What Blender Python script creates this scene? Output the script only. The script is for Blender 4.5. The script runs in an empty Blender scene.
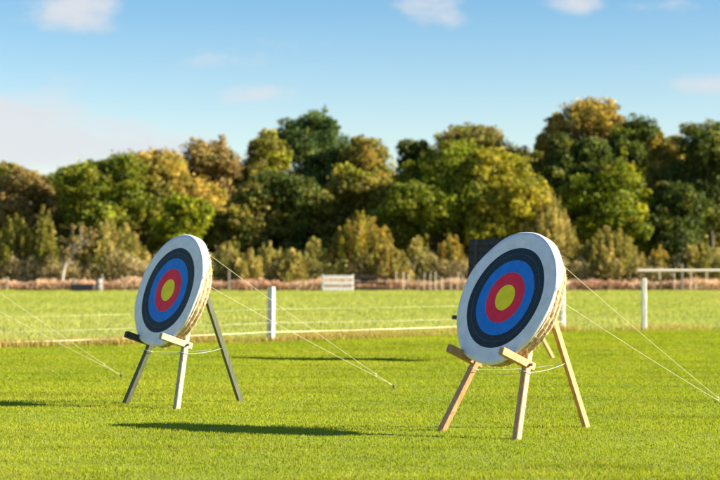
import bpy, math, random
import numpy as np
from mathutils import Vector, Matrix

random.seed(7)
C = bpy.context.scene.collection
H, YH, F = 1.417, 276.9, 1772.0          # eye height (m), horizon row and focal length of the 720 px photograph


def gp(px, py):
    """ground point seen at a pixel of the photograph"""
    s = (py - YH) / H
    return ((px - 360) / s, F / s)


def at(px, py, d):
    s = F / d
    return Vector(((px - 360) / s, d, H - (py - YH) / s))


# ------------------------------------------------------------------ materials
def new_mat(name):
    m = bpy.data.materials.new(name)
    m.use_nodes = True
    nt = m.node_tree
    return m, nt, nt.nodes['Principled BSDF']


def N(nt, t, **kw):
    n = nt.nodes.new(t)
    for k, v in kw.items():
        setattr(n, k, v)
    return n


def ramp(nt, pts, interp='LINEAR'):
    r = N(nt, 'ShaderNodeValToRGB')
    e = r.color_ramp
    e.interpolation = interp
    while len(e.elements) < len(pts):
        e.elements.new(0.5)
    for el, (p, c) in zip(e.elements, pts):
        el.position = p
        el.color = (*c, 1)
    return r


def noisy(name, cols, scale=8, rough=.8, bump=.3, bscale=None, stretch=(1, 1, 1), dist=.01, detail=6):
    m, nt, b = new_mat(name)
    tc = N(nt, 'ShaderNodeTexCoord')
    mp = N(nt, 'ShaderNodeMapping')
    mp.inputs['Scale'].default_value = stretch
    nt.links.new(tc.outputs['Object'], mp.inputs[0])
    n = N(nt, 'ShaderNodeTexNoise')
    n.inputs['Scale'].default_value = scale
    n.inputs['Detail'].default_value = detail
    nt.links.new(mp.outputs[0], n.inputs[0])
    k = len(cols)
    r = ramp(nt, [(.28 + .44 * i / max(1, k - 1), c) for i, c in enumerate(cols)])
    nt.links.new(n.outputs[0], r.inputs[0])
    nt.links.new(r.outputs[0], b.inputs['Base Color'])
    b.inputs['Roughness'].default_value = rough
    if bump:
        n2 = N(nt, 'ShaderNodeTexNoise')
        n2.inputs['Scale'].default_value = bscale or scale * 3
        n2.inputs['Detail'].default_value = 4
        nt.links.new(mp.outputs[0], n2.inputs[0])
        bp = N(nt, 'ShaderNodeBump')
        bp.inputs['Strength'].default_value = bump
        bp.inputs['Distance'].default_value = dist
        nt.links.new(n2.outputs[0], bp.inputs['Height'])
        nt.links.new(bp.outputs[0], b.inputs['Normal'])
    return m


def leafy(name, trans=.35, rough=.6, spec=.2):
    """leaf or blade colour read from the per-leaf attribute, with light passing through"""
    m, nt, b = new_mat(name)
    a = N(nt, 'ShaderNodeAttribute', attribute_name='tint')
    nt.links.new(a.outputs['Color'], b.inputs['Base Color'])
    b.inputs['Roughness'].default_value = rough
    b.inputs['Specular IOR Level'].default_value = spec
    t = N(nt, 'ShaderNodeBsdfTranslucent')
    hs = N(nt, 'ShaderNodeHueSaturation')
    hs.inputs['Saturation'].default_value = 1.1
    hs.inputs['Value'].default_value = 1.2
    nt.links.new(a.outputs['Color'], hs.inputs['Color'])
    nt.links.new(hs.outputs[0], t.inputs[0])
    mx = N(nt, 'ShaderNodeMixShader')
    mx.inputs[0].default_value = trans
    nt.links.new(b.outputs[0], mx.inputs[1])
    nt.links.new(t.outputs[0], mx.inputs[2])
    nt.links.new(mx.outputs[0], nt.nodes['Material Output'].inputs[0])
    return m


M_leaf = leafy('leaves', .36)
M_blade = leafy('grass_blades', .45, .75, .1)
M_bark = noisy('bark', [(.05, .04, .03), (.13, .11, .085)], 3, .9, .6, stretch=(3, 3, .6), dist=.05)
M_birch = noisy('birch_bark', [(.3, .25, .2), (.6, .54, .46)], 3, .8, .2)
M_pine = noisy('pine_wood', [(.36, .17, .065), (.47, .25, .10), (.56, .32, .15)], 9, .6, .25, stretch=(5, 5, .5), dist=.004)
M_pine2 = noisy('pine_wood_brown', [(.3, .15, .065), (.46, .26, .12)], 9, .6, .25, stretch=(5, 5, .5), dist=.004)
M_grey = noisy('weathered_wood_lit', [(.2, .18, .10), (.36, .32, .21), (.46, .42, .29)], 9, .75, .3, stretch=(5, 5, .5), dist=.004)  # left stand's sunlit side, its light put into the wood colour
M_green = noisy('green_stained_and_shaded_wood', [(.045, .052, .024), (.10, .108, .055)], 8, .75, .3, stretch=(5, 5, .5), dist=.004)  # green wood, also the shade on the left stand's left leg as colour
M_black = noisy('black_foam', [(.012, .013, .018), (.03, .032, .042)], 14, .85, .3, dist=.005)
M_black_shaded = noisy('black_and_shaded_wood', [(.015, .015, .014), (.045, .045, .04)], 10, .7, .2, dist=.003)  # black parts; on the left stand's peg it paints shade
M_postwhite = noisy('white_post_paint', [(.36, .36, .24), (.62, .59, .5), (.76, .74, .68)], 5, .7, .25, stretch=(3, 3, .7), dist=.005)
M_rail = noisy('pale_rail_wood', [(.5, .43, .33), (.75, .68, .56)], 5, .7, .25, stretch=(.6, 4, 4), dist=.005)
M_oldpost = noisy('old_post_wood', [(.16, .135, .10), (.32, .28, .21)], 5, .8, .3, stretch=(3, 3, .6))
M_steel = noisy('dark_steel', [(.05, .05, .05), (.12, .1, .09)], 20, .5, .1)
M_rope = noisy('pale_rope', [(.36, .34, .2), (.55, .52, .34)], 60, .8, .5, dist=.002)
M_cord = noisy('white_cord', [(.34, .38, .38), (.5, .54, .54)], 60, .7, .3, dist=.002)
M_tape = noisy('white_fence_tape', [(.42, .42, .28), (.6, .6, .42)], 30, .6, .1)
M_gatebrown = noisy('brown_gate_wood', [(.02, .011, .008), (.045, .027, .018)], 4, .8, .3)
M_gatewhite = noisy('white_gate_wood', [(.62, .57, .5), (.82, .79, .74)], 4, .7, .2)
M_grey_tank = noisy('pale_grey_plastic', [(.17, .155, .14), (.26, .24, .22)], 4, .6, .1)


def straw_material():
    m, nt, b = new_mat('straw')
    tc = N(nt, 'ShaderNodeTexCoord')
    n = N(nt, 'ShaderNodeTexNoise')
    n.inputs['Scale'].default_value = 26
    n.inputs['Detail'].default_value = 8
    nt.links.new(tc.outputs['Object'], n.inputs[0])
    r = ramp(nt, [(.25, (.30, .19, .09)), (.5, (.58, .42, .22)), (.75, (.74, .6, .38))])
    nt.links.new(n.outputs[0], r.inputs[0])
    nt.links.new(r.outputs[0], b.inputs['Base Color'])
    b.inputs['Roughness'].default_value = .75
    n2 = N(nt, 'ShaderNodeTexNoise')
    n2.inputs['Scale'].default_value = 90
    n2.inputs['Detail'].default_value = 5
    nt.links.new(tc.outputs['Object'], n2.inputs[0])
    bp = N(nt, 'ShaderNodeBump')
    bp.inputs['Strength'].default_value = .8
    bp.inputs['Distance'].default_value = .008
    nt.links.new(n2.outputs[0], bp.inputs['Height'])
    nt.links.new(bp.outputs[0], b.inputs['Normal'])
    return m


M_straw = straw_material()


def face_material():
    """printed five-colour paper: ten rings, thin score lines, slight print mottling and crumple"""
    m, nt, b = new_mat('target_paper')
    tc = N(nt, 'ShaderNodeTexCoord')
    sep = N(nt, 'ShaderNodeSeparateXYZ')
    nt.links.new(tc.outputs['Object'], sep.inputs[0])
    cb = N(nt, 'ShaderNodeCombineXYZ')
    nt.links.new(sep.outputs[0], cb.inputs[0])
    nt.links.new(sep.outputs[1], cb.inputs[1])
    ln = N(nt, 'ShaderNodeVectorMath', operation='LENGTH')
    nt.links.new(cb.outputs[0], ln.inputs[0])
    Y, R, B, K, W = (.95, .76, .010), (.82, .022, .062), (.010, .19, .66), (.012, .028, .042), (.72, .74, .79)
    pts, lw = [], .0035
    for i, (c, l) in enumerate([(Y, (.35, .28, .02)), (R, (.8, .25, .25)), (B, (.3, .45, .7)), (K, (.07, .10, .12)), (W, (.55, .58, .62))]):
        r0, r1 = .122 * i, .122 * (i + 1)
        mid = (r0 + r1) / 2
        pts += [(r0, c)]
        if i in (3,):
            pts += [(mid - lw / 2, l), (mid + lw / 2, c)]
    pts += [(.61, (.72, .73, .74)), (.613, W)]
    r = ramp(nt, pts, 'CONSTANT')
    nt.links.new(ln.outputs['Value'], r.inputs[0])
    n = N(nt, 'ShaderNodeTexNoise')
    n.inputs['Scale'].default_value = 9
    n.inputs['Detail'].default_value = 7
    nt.links.new(tc.outputs['Object'], n.inputs[0])
    mr = N(nt, 'ShaderNodeMapRange')
    mr.inputs['From Min'].default_value = .3
    mr.inputs['From Max'].default_value = .7
    mr.inputs['To Min'].default_value = .86
    mr.inputs['To Max'].default_value = 1.04
    nt.links.new(n.outputs[0], mr.inputs[0])
    mx = N(nt, 'ShaderNodeVectorMath', operation='SCALE')
    nt.links.new(r.outputs[0], mx.inputs[0])
    nt.links.new(mr.outputs[0], mx.inputs['Scale'])
    vo = N(nt, 'ShaderNodeTexVoronoi', voronoi_dimensions='2D')
    vo.inputs['Scale'].default_value = 30
    nt.links.new(cb.outputs[0], vo.inputs['Vector'])
    lt = N(nt, 'ShaderNodeMath', operation='LESS_THAN')
    nt.links.new(vo.outputs['Distance'], lt.inputs[0])
    lt.inputs[1].default_value = .11
    sc_ = N(nt, 'ShaderNodeSeparateColor')
    nt.links.new(vo.outputs['Color'], sc_.inputs[0])
    l2 = N(nt, 'ShaderNodeMath', operation='LESS_THAN')
    nt.links.new(sc_.outputs[0], l2.inputs[0])
    l2.inputs[1].default_value = .09
    an = N(nt, 'ShaderNodeMath', operation='MULTIPLY')
    nt.links.new(lt.outputs[0], an.inputs[0])
    nt.links.new(l2.outputs[0], an.inputs[1])
    ho = N(nt, 'ShaderNodeMixRGB')
    nt.links.new(an.outputs[0], ho.inputs[0])
    nt.links.new(mx.outputs[0], ho.inputs[1])
    ho.inputs[2].default_value = (.22, .19, .15, 1)
    nt.links.new(ho.outputs[0], b.inputs['Base Color'])
    b.inputs['Roughness'].default_value = .65
    b.inputs['Specular IOR Level'].default_value = .25
    n2 = N(nt, 'ShaderNodeTexNoise')
    n2.inputs['Scale'].default_value = 7
    n2.inputs['Detail'].default_value = 6
    n2.inputs['Distortion'].default_value = .6
    nt.links.new(tc.outputs['Object'], n2.inputs[0])
    bp = N(nt, 'ShaderNodeBump')
    bp.inputs['Strength'].default_value = .55
    bp.inputs['Distance'].default_value = .012
    nt.links.new(n2.outputs[0], bp.inputs['Height'])
    nt.links.new(bp.outputs[0], b.inputs['Normal'])
    return m


M_face = face_material()


# ------------------------------------------------------------------ object helpers
def tag(o, label=None, cat=None, group=None, kind=None):
    if label:
        o['label'] = label
    if cat:
        o['category'] = cat
    if group:
        o['group'] = group
    if kind:
        o['kind'] = kind
    return o


def empty(name, loc=(0, 0, 0), rz=0):
    o = bpy.data.objects.new(name, None)
    o.empty_display_size = .2
    o.location = loc
    o.rotation_euler = (0, 0, rz)
    C.objects.link(o)
    return o


def link(name, me, mat, parent=None, loc=(0, 0, 0)):
    o = bpy.data.objects.new(name, me)
    for m in (mat if isinstance(mat, (list, tuple)) else [mat]):
        me.materials.append(m)
    o.location = loc
    if parent:
        o.parent = parent
    C.objects.link(o)
    return o


class MB:
    def __init__(s):
        s.v, s.f = [], []

    def add(s, vs, fs):
        k = len(s.v)
        s.v += [tuple(x) for x in vs]
        s.f += [tuple(i + k for i in f) for f in fs]
        return s

    def beam(s, a, b, w, d, up=(0, 0, 1), bev=.006):
        """a sawn timber from a to b, w by d in section, with chamfered edges"""
        a, b = Vector(a), Vector(b)
        z = (b - a).normalized()
        x = Vector(up).cross(z)
        if x.length < 1e-4:
            x = Vector((1, 0, 0)).cross(z)
        x.normalize()
        y = z.cross(x)
        prof = []
        for sx, sy, o in ((1, 1, 0), (-1, 1, 1), (-1, -1, 0), (1, -1, 1)):
            p = [(sx * (w / 2), sy * (d / 2 - bev)), (sx * (w / 2 - bev), sy * (d / 2))]
            prof += p if not o else p[::-1]
        vs = []
        L = (b - a).length
        for t, k in ((0, .9), (bev, 1), (L - bev, 1), (L, .9)):
            for px, py in prof:
                vs.append(a + z * t + x * px * k + y * py * k)
        fs = [tuple(range(7, -1, -1)), tuple(range(24, 32))]
        for r in range(3):
            for i in range(8):
                j = (i + 1) % 8
                fs.append((r * 8 + i, r * 8 + j, r * 8 + 8 + j, r * 8 + 8 + i))
        return s.add(vs, fs)

    def tube(s, pts, radii, n=8):
        pts = [Vector(p) for p in pts]
        vs, fs = [], []
        for i, p in enumerate(pts):
            z = (pts[min(i + 1, len(pts) - 1)] - pts[max(i - 1, 0)]).normalized()
            x = z.cross(Vector((0.13, .97, .21))).normalized()
            y = z.cross(x)
            r = radii[i] if isinstance(radii, (list, tuple)) else radii
            for k in range(n):
                a = 2 * math.pi * k / n
                vs.append(p + (x * math.cos(a) + y * math.sin(a)) * r)
        for i in range(len(pts) - 1):
            for k in range(n):
                j = (k + 1) % n
                fs.append((i * n + k, i * n + j, i * n + n + j, i * n + n + k))
        fs.append(tuple(range(n - 1, -1, -1)))
        fs.append(tuple(range((len(pts) - 1) * n, len(pts) * n)))
        return s.add(vs, fs)

    def build(s, name, mat, parent=None, loc=(0, 0, 0), smooth=False):
        me = bpy.data.meshes.new(name)
        me.from_pydata(s.v, [], s.f)
        if smooth:
            me.polygons.foreach_set('use_smooth', [True] * len(me.polygons))
        me.update()
        return link(name, me, mat, parent, loc)


def np_mesh(name, verts, faces, tint=None):
    """verts (n,3); faces list of (m,k) int arrays; tint (n,3)"""
    me = bpy.data.meshes.new(name)
    me.vertices.add(len(verts))
    me.vertices.foreach_set('co', np.asarray(verts, np.float32).ravel())
    idx = np.concatenate([f.ravel() for f in faces]).astype(np.int32)
    tot = np.concatenate([np.full(len(f), f.shape[1], np.int32) for f in faces])
    start = np.concatenate([[0], np.cumsum(tot)[:-1]]).astype(np.int32)
    me.loops.add(len(idx))
    me.loops.foreach_set('vertex_index', idx)
    me.polygons.add(len(tot))
    me.polygons.foreach_set('loop_start', start)
    try:
        me.polygons.foreach_set('loop_total', tot)
    except Exception:
        pass
    me.update(calc_edges=True)
    if tint is not None:
        a = me.attributes.new('tint', 'FLOAT_COLOR', 'POINT')
        c = np.ones((len(verts), 4), np.float32)
        c[:, :3] = tint
        a.data.foreach_set('color', c.ravel())
    return me


def copy_tree(o, parent=None):
    c = o.copy()
    C.objects.link(c)
    c.parent = parent
    for ch in [k for k in C.objects if k.parent == o]:
        copy_tree(ch, c)
    return c


# ------------------------------------------------------------------ value noise for numpy
def vnoise(x, y, seed=0):
    r = np.random.RandomState(seed)
    g = r.rand(64, 64)
    xi, yi = np.floor(x).astype(int), np.floor(y).astype(int)
    fx, fy = x - xi, y - yi
    fx, fy = fx * fx * (3 - 2 * fx), fy * fy * (3 - 2 * fy)
    a = g[xi % 64, yi % 64] * (1 - fx) + g[(xi + 1) % 64, yi % 64] * fx
    b = g[xi % 64, (yi + 1) % 64] * (1 - fx) + g[(xi + 1) % 64, (yi + 1) % 64] * fx
    return a * (1 - fy) + b * fy


# ------------------------------------------------------------------ ground
FENCE = [(-30, 21.6), (-7.3, 35.4), (-1.94, 38.6), (5.2, 45.9), (7.45, 46.5), (34, 47.6)]


def fence_y(x):
    return np.interp(x, [p[0] for p in FENCE], [p[1] for p in FENCE])


def sheet(name, outline, mat, z):
    me = bpy.data.meshes.new(name)
    me.from_pydata([(x, y, z) for x, y in outline], [], [tuple(range(len(outline)))])
    me.update()
    o = link(name, me, mat)
    return tag(o, kind='structure')


M_field = noisy('field_turf', [(.17, .205, .025), (.24, .26, .04), (.30, .30, .08)], .35, .95, .6, 6, stretch=(.6, 1, 1), dist=.08)
M_lawn = noisy('lawn_turf', [(.15, .19, .006), (.20, .24, .008), (.24, .26, .014)], 3, .95, .6, 40, dist=.02)
sheet('field', [(-900, -200), (900, -200), (900, 1500), (-900, 1500)], M_field, 0)
lawn = sheet('lawn', [(-30, -20), (30, -20)] + [(x, y + .15) for x, y in FENCE[::-1]][1:] + [], M_lawn, .004)


def blades(name, x, y, h, w, cols, rng, lean=.5, z0=.0, mat=None, kind='stuff', label=None, cat=None):
    n = len(x)
    ang = rng.rand(n) * 2 * np.pi
    la = rng.rand(n) * 2 * np.pi
    ll = h * lean * rng.rand(n)
    dx, dy = np.cos(ang) * w / 2, np.sin(ang) * w / 2
    ox, oy = np.cos(la) * ll, np.sin(la) * ll
    z = np.full(n, z0)
    V = np.empty((n, 5, 3), np.float32)
    V[:, 0] = np.stack([x - dx, y - dy, z], 1)
    V[:, 1] = np.stack([x + dx, y + dy, z], 1)
    V[:, 2] = np.stack([x + dx * .8 + ox * .35, y + dy * .8 + oy * .35, z + h * .6], 1)
    V[:, 3] = np.stack([x - dx * .8 + ox * .35, y - dy * .8 + oy * .35, z + h * .6], 1)
    V[:, 4] = np.stack([x + ox, y + oy, z + h], 1)
    b = (np.arange(n) * 5)[:, None]
    q = b + np.array([0, 1, 2, 3])
    t = b + np.array([3, 2, 4])
    tint = np.repeat(cols, 5, 0)
    me = np_mesh(name, V.reshape(-1, 3), [q, t], tint)
    o = link(name, me, mat or M_blade)
    return tag(o, label, cat, None, kind)


def mixc(a, b, t):
    t = np.clip(t, 0, 1)[:, None]
    return np.array(a) * (1 - t) + np.array(b) * t


rng = np.random.RandomState(3)


def sample(n, d0, d1, power, margin, slope=.235):
    """ground points whose density falls off with distance like d**-power inside the viewed wedge"""
    dd = np.linspace(d0, d1, 400)
    wgt = dd ** (-power) * (slope * dd + margin)
    cdf = np.cumsum(wgt)
    cdf /= cdf[-1]
    d = np.interp(rng.rand(n), cdf, dd)
    x = (rng.rand(n) * 2 - 1) * (slope * d + margin)
    return x, d


# mown lawn
x, y = sample(900000, 9.5, 50, 1.35, 1.6)
k = y < fence_y(x) + .1
x, y = x[k], y[k]
big = vnoise(x * .7 + 9, y * .35, 1)
mid = vnoise(x * 2.2, y * 1.1 + 4, 2)
strk = vnoise(x * 1.6 + 20, y * 3.1, 3)
fine = vnoise(x * 9, y * 7, 5)
sz = (y / 13) ** .55
tall = np.clip(fine * .55 + mid * .55 + strk * .65 - .5, 0, 1)
h = (.008 + .009 * rng.rand(len(x)) + .017 * tall) * sz ** .6
w = (.0034 + .003 * rng.rand(len(x))) * sz ** 1.5
row = vnoise(x * .45 + 5, y * 2.6, 6)
cols = mixc((.212, .285, .010), (.36, .39, .030), big * .6 + mid * .4 + strk * .45 - .22 + rng.randn(len(x)) * .14)
cols = cols * (1 - .3 * (rng.rand(len(x)) < .2))[:, None]
cols *= (1.06 - .42 * np.clip((row - .45) * 2.2, 0, 1) * strk)[:, None]  # shadow between the mown rows darkened into the blade colour
dry = (rng.rand(len(x)) < .05 + .10 * (mid > .7))
cols[dry] = np.array((.38, .32, .08)) * (.7 + .5 * rng.rand(dry.sum()))[:, None]
blades('lawn_grass', x, y, h, w, cols, rng, 1.1, .003, label='short mown green grass of the shooting lawn', cat='grass')

# rough grass of the field behind the fence
x, y = sample(330000, 36, 178, 1.1, 6.0)
k = y > fence_y(x) + .1
x, y = x[k], y[k]
big = vnoise(x * .15 + 3, y * .07, 7)
mid = vnoise(x * .6, y * .25 + 4, 8)
sz = (y / 45) ** .6
h = (.025 + .05 * rng.rand(len(x)) + .10 * mid ** 3) * sz ** .5
w = (.012 + .012 * rng.rand(len(x))) * sz ** 1.4
cols = mixc((.30, .36, .05), (.48, .48, .13), big * .5 + mid * .4 + rng.randn(len(x)) * .2)
cols = cols * (1 - .35 * (rng.rand(len(x)) < .3))[:, None]
blades('field_grass', x, y, h, w, cols, rng, .9, 0, label='rough green pasture grass between the tape fence and the wood', cat='grass')

# long straw-coloured grass left standing under the fence
n = 60000
fx = rng.rand(n) * 26 - 12
off = np.abs(rng.randn(n)) * 1.5 - .35
fy = fence_y(fx) + off
patch = vnoise(fx * .8 + 11, fy * .6, 12)
k = rng.rand(n) < np.clip(patch * 2.4 - .55, .12, 1)
fx, fy, off, patch = fx[k], fy[k], off[k], patch[k]
h = (.06 + .30 * rng.rand(len(fx)) * patch ** 1.3) * (1 - .2 * np.clip(off, 0, 2))
w = .008 + .012 * rng.rand(len(fx))
cols = mixc((.26, .27, .03), (.52, .38, .14), rng.rand(len(fx)) * .6 + patch * .5)
blades('long_grass', fx, fy, h, w, cols, rng, .8, 0, label='long straw coloured grass standing along the foot of the tape fence', cat='grass')


# ------------------------------------------------------------------ trees
def crown_mesh(name, blobs, n, size, pal, rng, nsub=26, fill=.25, loose=.16, low=.25, var=.28):
    """leaf clumps on many small sub-crowns of each blob (cx,cy,cz,rx,ry,rz); pal: list of (rgb, weight)"""
    P, Nn, T = [], [], []
    vol = np.array([b[3] * b[5] for b in blobs], float)
    vol /= vol.sum()
    pc = np.array([p[0] for p in pal], float)
    pw = np.array([p[1] for p in pal], float)
    pw /= pw.sum()
    for b, vw in zip(blobs, vol):
        c, R = np.array(b[:3]), np.array(b[3:6])
        m = max(6, int(nsub * (vw * len(blobs)) ** .5 * (1 if len(blobs) < 8 else .75)))
        i = np.arange(m) + .5
        ph = np.arccos(1 - 2 * i / m * (1 - low / 2))
        th = np.pi * (1 + 5 ** .5) * i + rng.rand() * 6
        d = np.stack([np.cos(th) * np.sin(ph), np.sin(th) * np.sin(ph), np.cos(ph)], 1) + rng.randn(m, 3) * .16
        d /= np.linalg.norm(d, axis=1)[:, None]
        rs = (.15 + .22 * rng.rand(m))
        sc = c + d * R * (.95 - rs * .8 + rng.randn(m) * .10)[:, None]
        cnt = int(n * vw * (1 - fill))
        pick = rng.choice(m, cnt, p=rs ** 2 / (rs ** 2).sum())
        u = rng.randn(cnt, 3)
        u /= np.linalg.norm(u, axis=1)[:, None]
        rad = 1 - np.abs(rng.randn(cnt)) * loose * 1.4 + rng.rand(cnt) ** 4 * .5
        ani = np.exp(rng.randn(m, 3) * .22) * np.array([1.08, 1.08, .80])
        P.append(sc[pick] + u * ani[pick] * R.mean() ** .5 * R ** .5 * (rs[pick] * rad)[:, None])
        Nn.append(u)
        lob = pc[rng.choice(len(pc), m, p=pw)] * np.exp(rng.randn(m, 1) * .22)
        T.append(lob[pick])
        cf = int(n * vw * fill)
        u = rng.randn(cf, 3)
        u /= np.linalg.norm(u, axis=1)[:, None]
        P.append(c + u * R * (rng.rand(cf) ** .4 * .78)[:, None])
        Nn.append(u)
        T.append(pc[rng.choice(len(pc), cf, p=pw)])
    P, Nn, T = np.concatenate(P), np.concatenate(Nn), np.concatenate(T)
    k = P[:, 2] > .15
    P, Nn, T = P[k], Nn[k], T[k]
    n = len(P)
    nn = Nn + rng.randn(n, 3) * .75
    nn /= np.linalg.norm(nn, axis=1)[:, None]
    a = np.cross(nn, rng.randn(n, 3))
    a /= np.linalg.norm(a, axis=1)[:, None]
    bb = np.cross(nn, a)
    s = size * (.55 + .8 * rng.rand(n))
    a *= s[:, None]
    bb *= (s * (.45 + .4 * rng.rand(n)))[:, None]
    bend = nn * (s * .25)[:, None]
    V = np.stack([P - a - bend, P - bb + bend * .6, P + a * .9 - bend, P + bb + bend * .6], 1).reshape(-1, 3)
    T = np.clip(T * 1.32 * (1 + rng.randn(n, 1) * var), .003, .7)
    T = np.repeat(T, 4, 0)
    F_ = np.arange(n * 4).reshape(-1, 4)
    return np_mesh(name, V, [F_], T)


def trunk_mb(base, top, r0, tips, rng):
    mb = MB()
    base, top = Vector(base), Vector(top)
    pts, rad = [], []
    for i in range(7):
        t = i / 6
        p = base.lerp(top, t) + Vector((rng.randn(), rng.randn(), 0)) * r0 * .35 * (0 if i == 0 else 1)
        pts.append(p)
        rad.append(r0 * (1.35 if i == 0 else 1) * (1 - .8 * t))
    mb.tube(pts, rad, 9)
    for j, tip in enumerate(tips):
        a = pts[2 + j % 4]
        tip = Vector(tip)
        m = a.lerp(tip, .5) + Vector((0, 0, (tip - a).length * .12))
        mb.tube([a, m, tip], [r0 * .42, r0 * .26, r0 * .06], 6)
    return mb


def tree(name, label, px, top, hw, bot, Y, pal, n, seed, size=.26, cat='tree', group=None, lobes=None, r0=None,
         base_px=None, nsub=42, bark=None, fill=.22, loose=.14, low=.25, depth=.8):
    """px, top, hw, bot: the crown's outline in photo pixels, standing at distance Y"""
    rng = np.random.RandomState(seed)
    s = F / Y
    X = (px - 360) / s
    zt, zb = H + (YH - top) / s, max(.2, H + (YH - bot) / s)
    rz, rx = (zt - zb) / 2 * 1.04, hw / s * 1.34
    cz = (zt + zb) / 2
    root = empty(name, (X, Y, 0))
    tag(root, label, cat, group)
    bl = []
    if lobes is None:
        lobes = [(rng.uniform(-.12, .12), 0, -.15, .66, .72)]
        for q in range(9):
            a = q * 2.4 + seed
            lr = rng.uniform(.30, .48)
            lz = (-.62, .30, -.25, .52, -.5, .05, .42, -.05, .6)[q] + rng.uniform(-.1, .1)
            rad = (1.0 - lr) * math.sqrt(max(.05, 1 - max(0, lz) ** 1.4)) * rng.uniform(.8, 1.05)
            lobes.append((math.cos(a) * rad, math.sin(a) * rad, lz, lr, min(lr * rng.uniform(.85, 1.1), 1.02 - abs(lz))))
        lobes.append((rng.uniform(-.3, .3), 0, .55, rng.uniform(.34, .45), .45))
    for lx, ly, lz, lr, lh in lobes:
        bl.append((lx * rx, ly * rx * depth, cz + lz * rz, lr * rx, lr * rx * depth, lh * rz))
    me = crown_mesh('crown', bl, n, size, pal, rng, nsub, fill, loose, low)
    cr = link('crown', me, M_leaf, root)
    bx = 0 if base_px is None else (base_px - px) / s
    tips = [(b[0] + rng.randn() * b[3] * .3, b[1], b[2] + b[5] * .3) for b in bl]
    trunk_mb((bx, 0, -.05), (rng.randn() * rx * .1, 0, cz + rz * .35), r0 or max(.06, min(.42, rx * .085)), tips, rng).build('trunk', bark or M_bark, root, smooth=True)
    return root


DKG = [((.05, .07, .012), 3), ((.075, .095, .016), 2), ((.12, .125, .02), 1)]
GRN = [((.11, .135, .012), 3), ((.16, .175, .016), 2), ((.20, .195, .022), 1)]
BRG = [((.15, .18, .010), 3), ((.20, .22, .013), 2), ((.24, .225, .02), 1)]
OLV = [((.19, .17, .03), 3), ((.25, .21, .042), 2), ((.13, .13, .024), 2)]
YEL = [((.255, .225, .022), 3), ((.19, .19, .02), 2), ((.31, .255, .028), 1)]
GLD = [((.31, .22, .04), 3), ((.37, .26, .055), 2), ((.22, .185, .034), 2)]
ORB = [((.26, .18, .06), 3), ((.29, .21, .07), 2), ((.20, .165, .05), 2)]
BRN = [((.19, .15, .055), 3), ((.16, .15, .04), 2), ((.23, .17, .06), 1)]
GRY = [((.34, .28, .07), 3), ((.42, .335, .10), 2), ((.24, .22, .05), 2)]
BLD = [((.055, .09, .024), 3), ((.085, .12, .03), 2), ((.12, .145, .03), 1)]
GW = 'trees of the wood behind the field'
GS = 'shrubs along the front of the wood'

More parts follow.
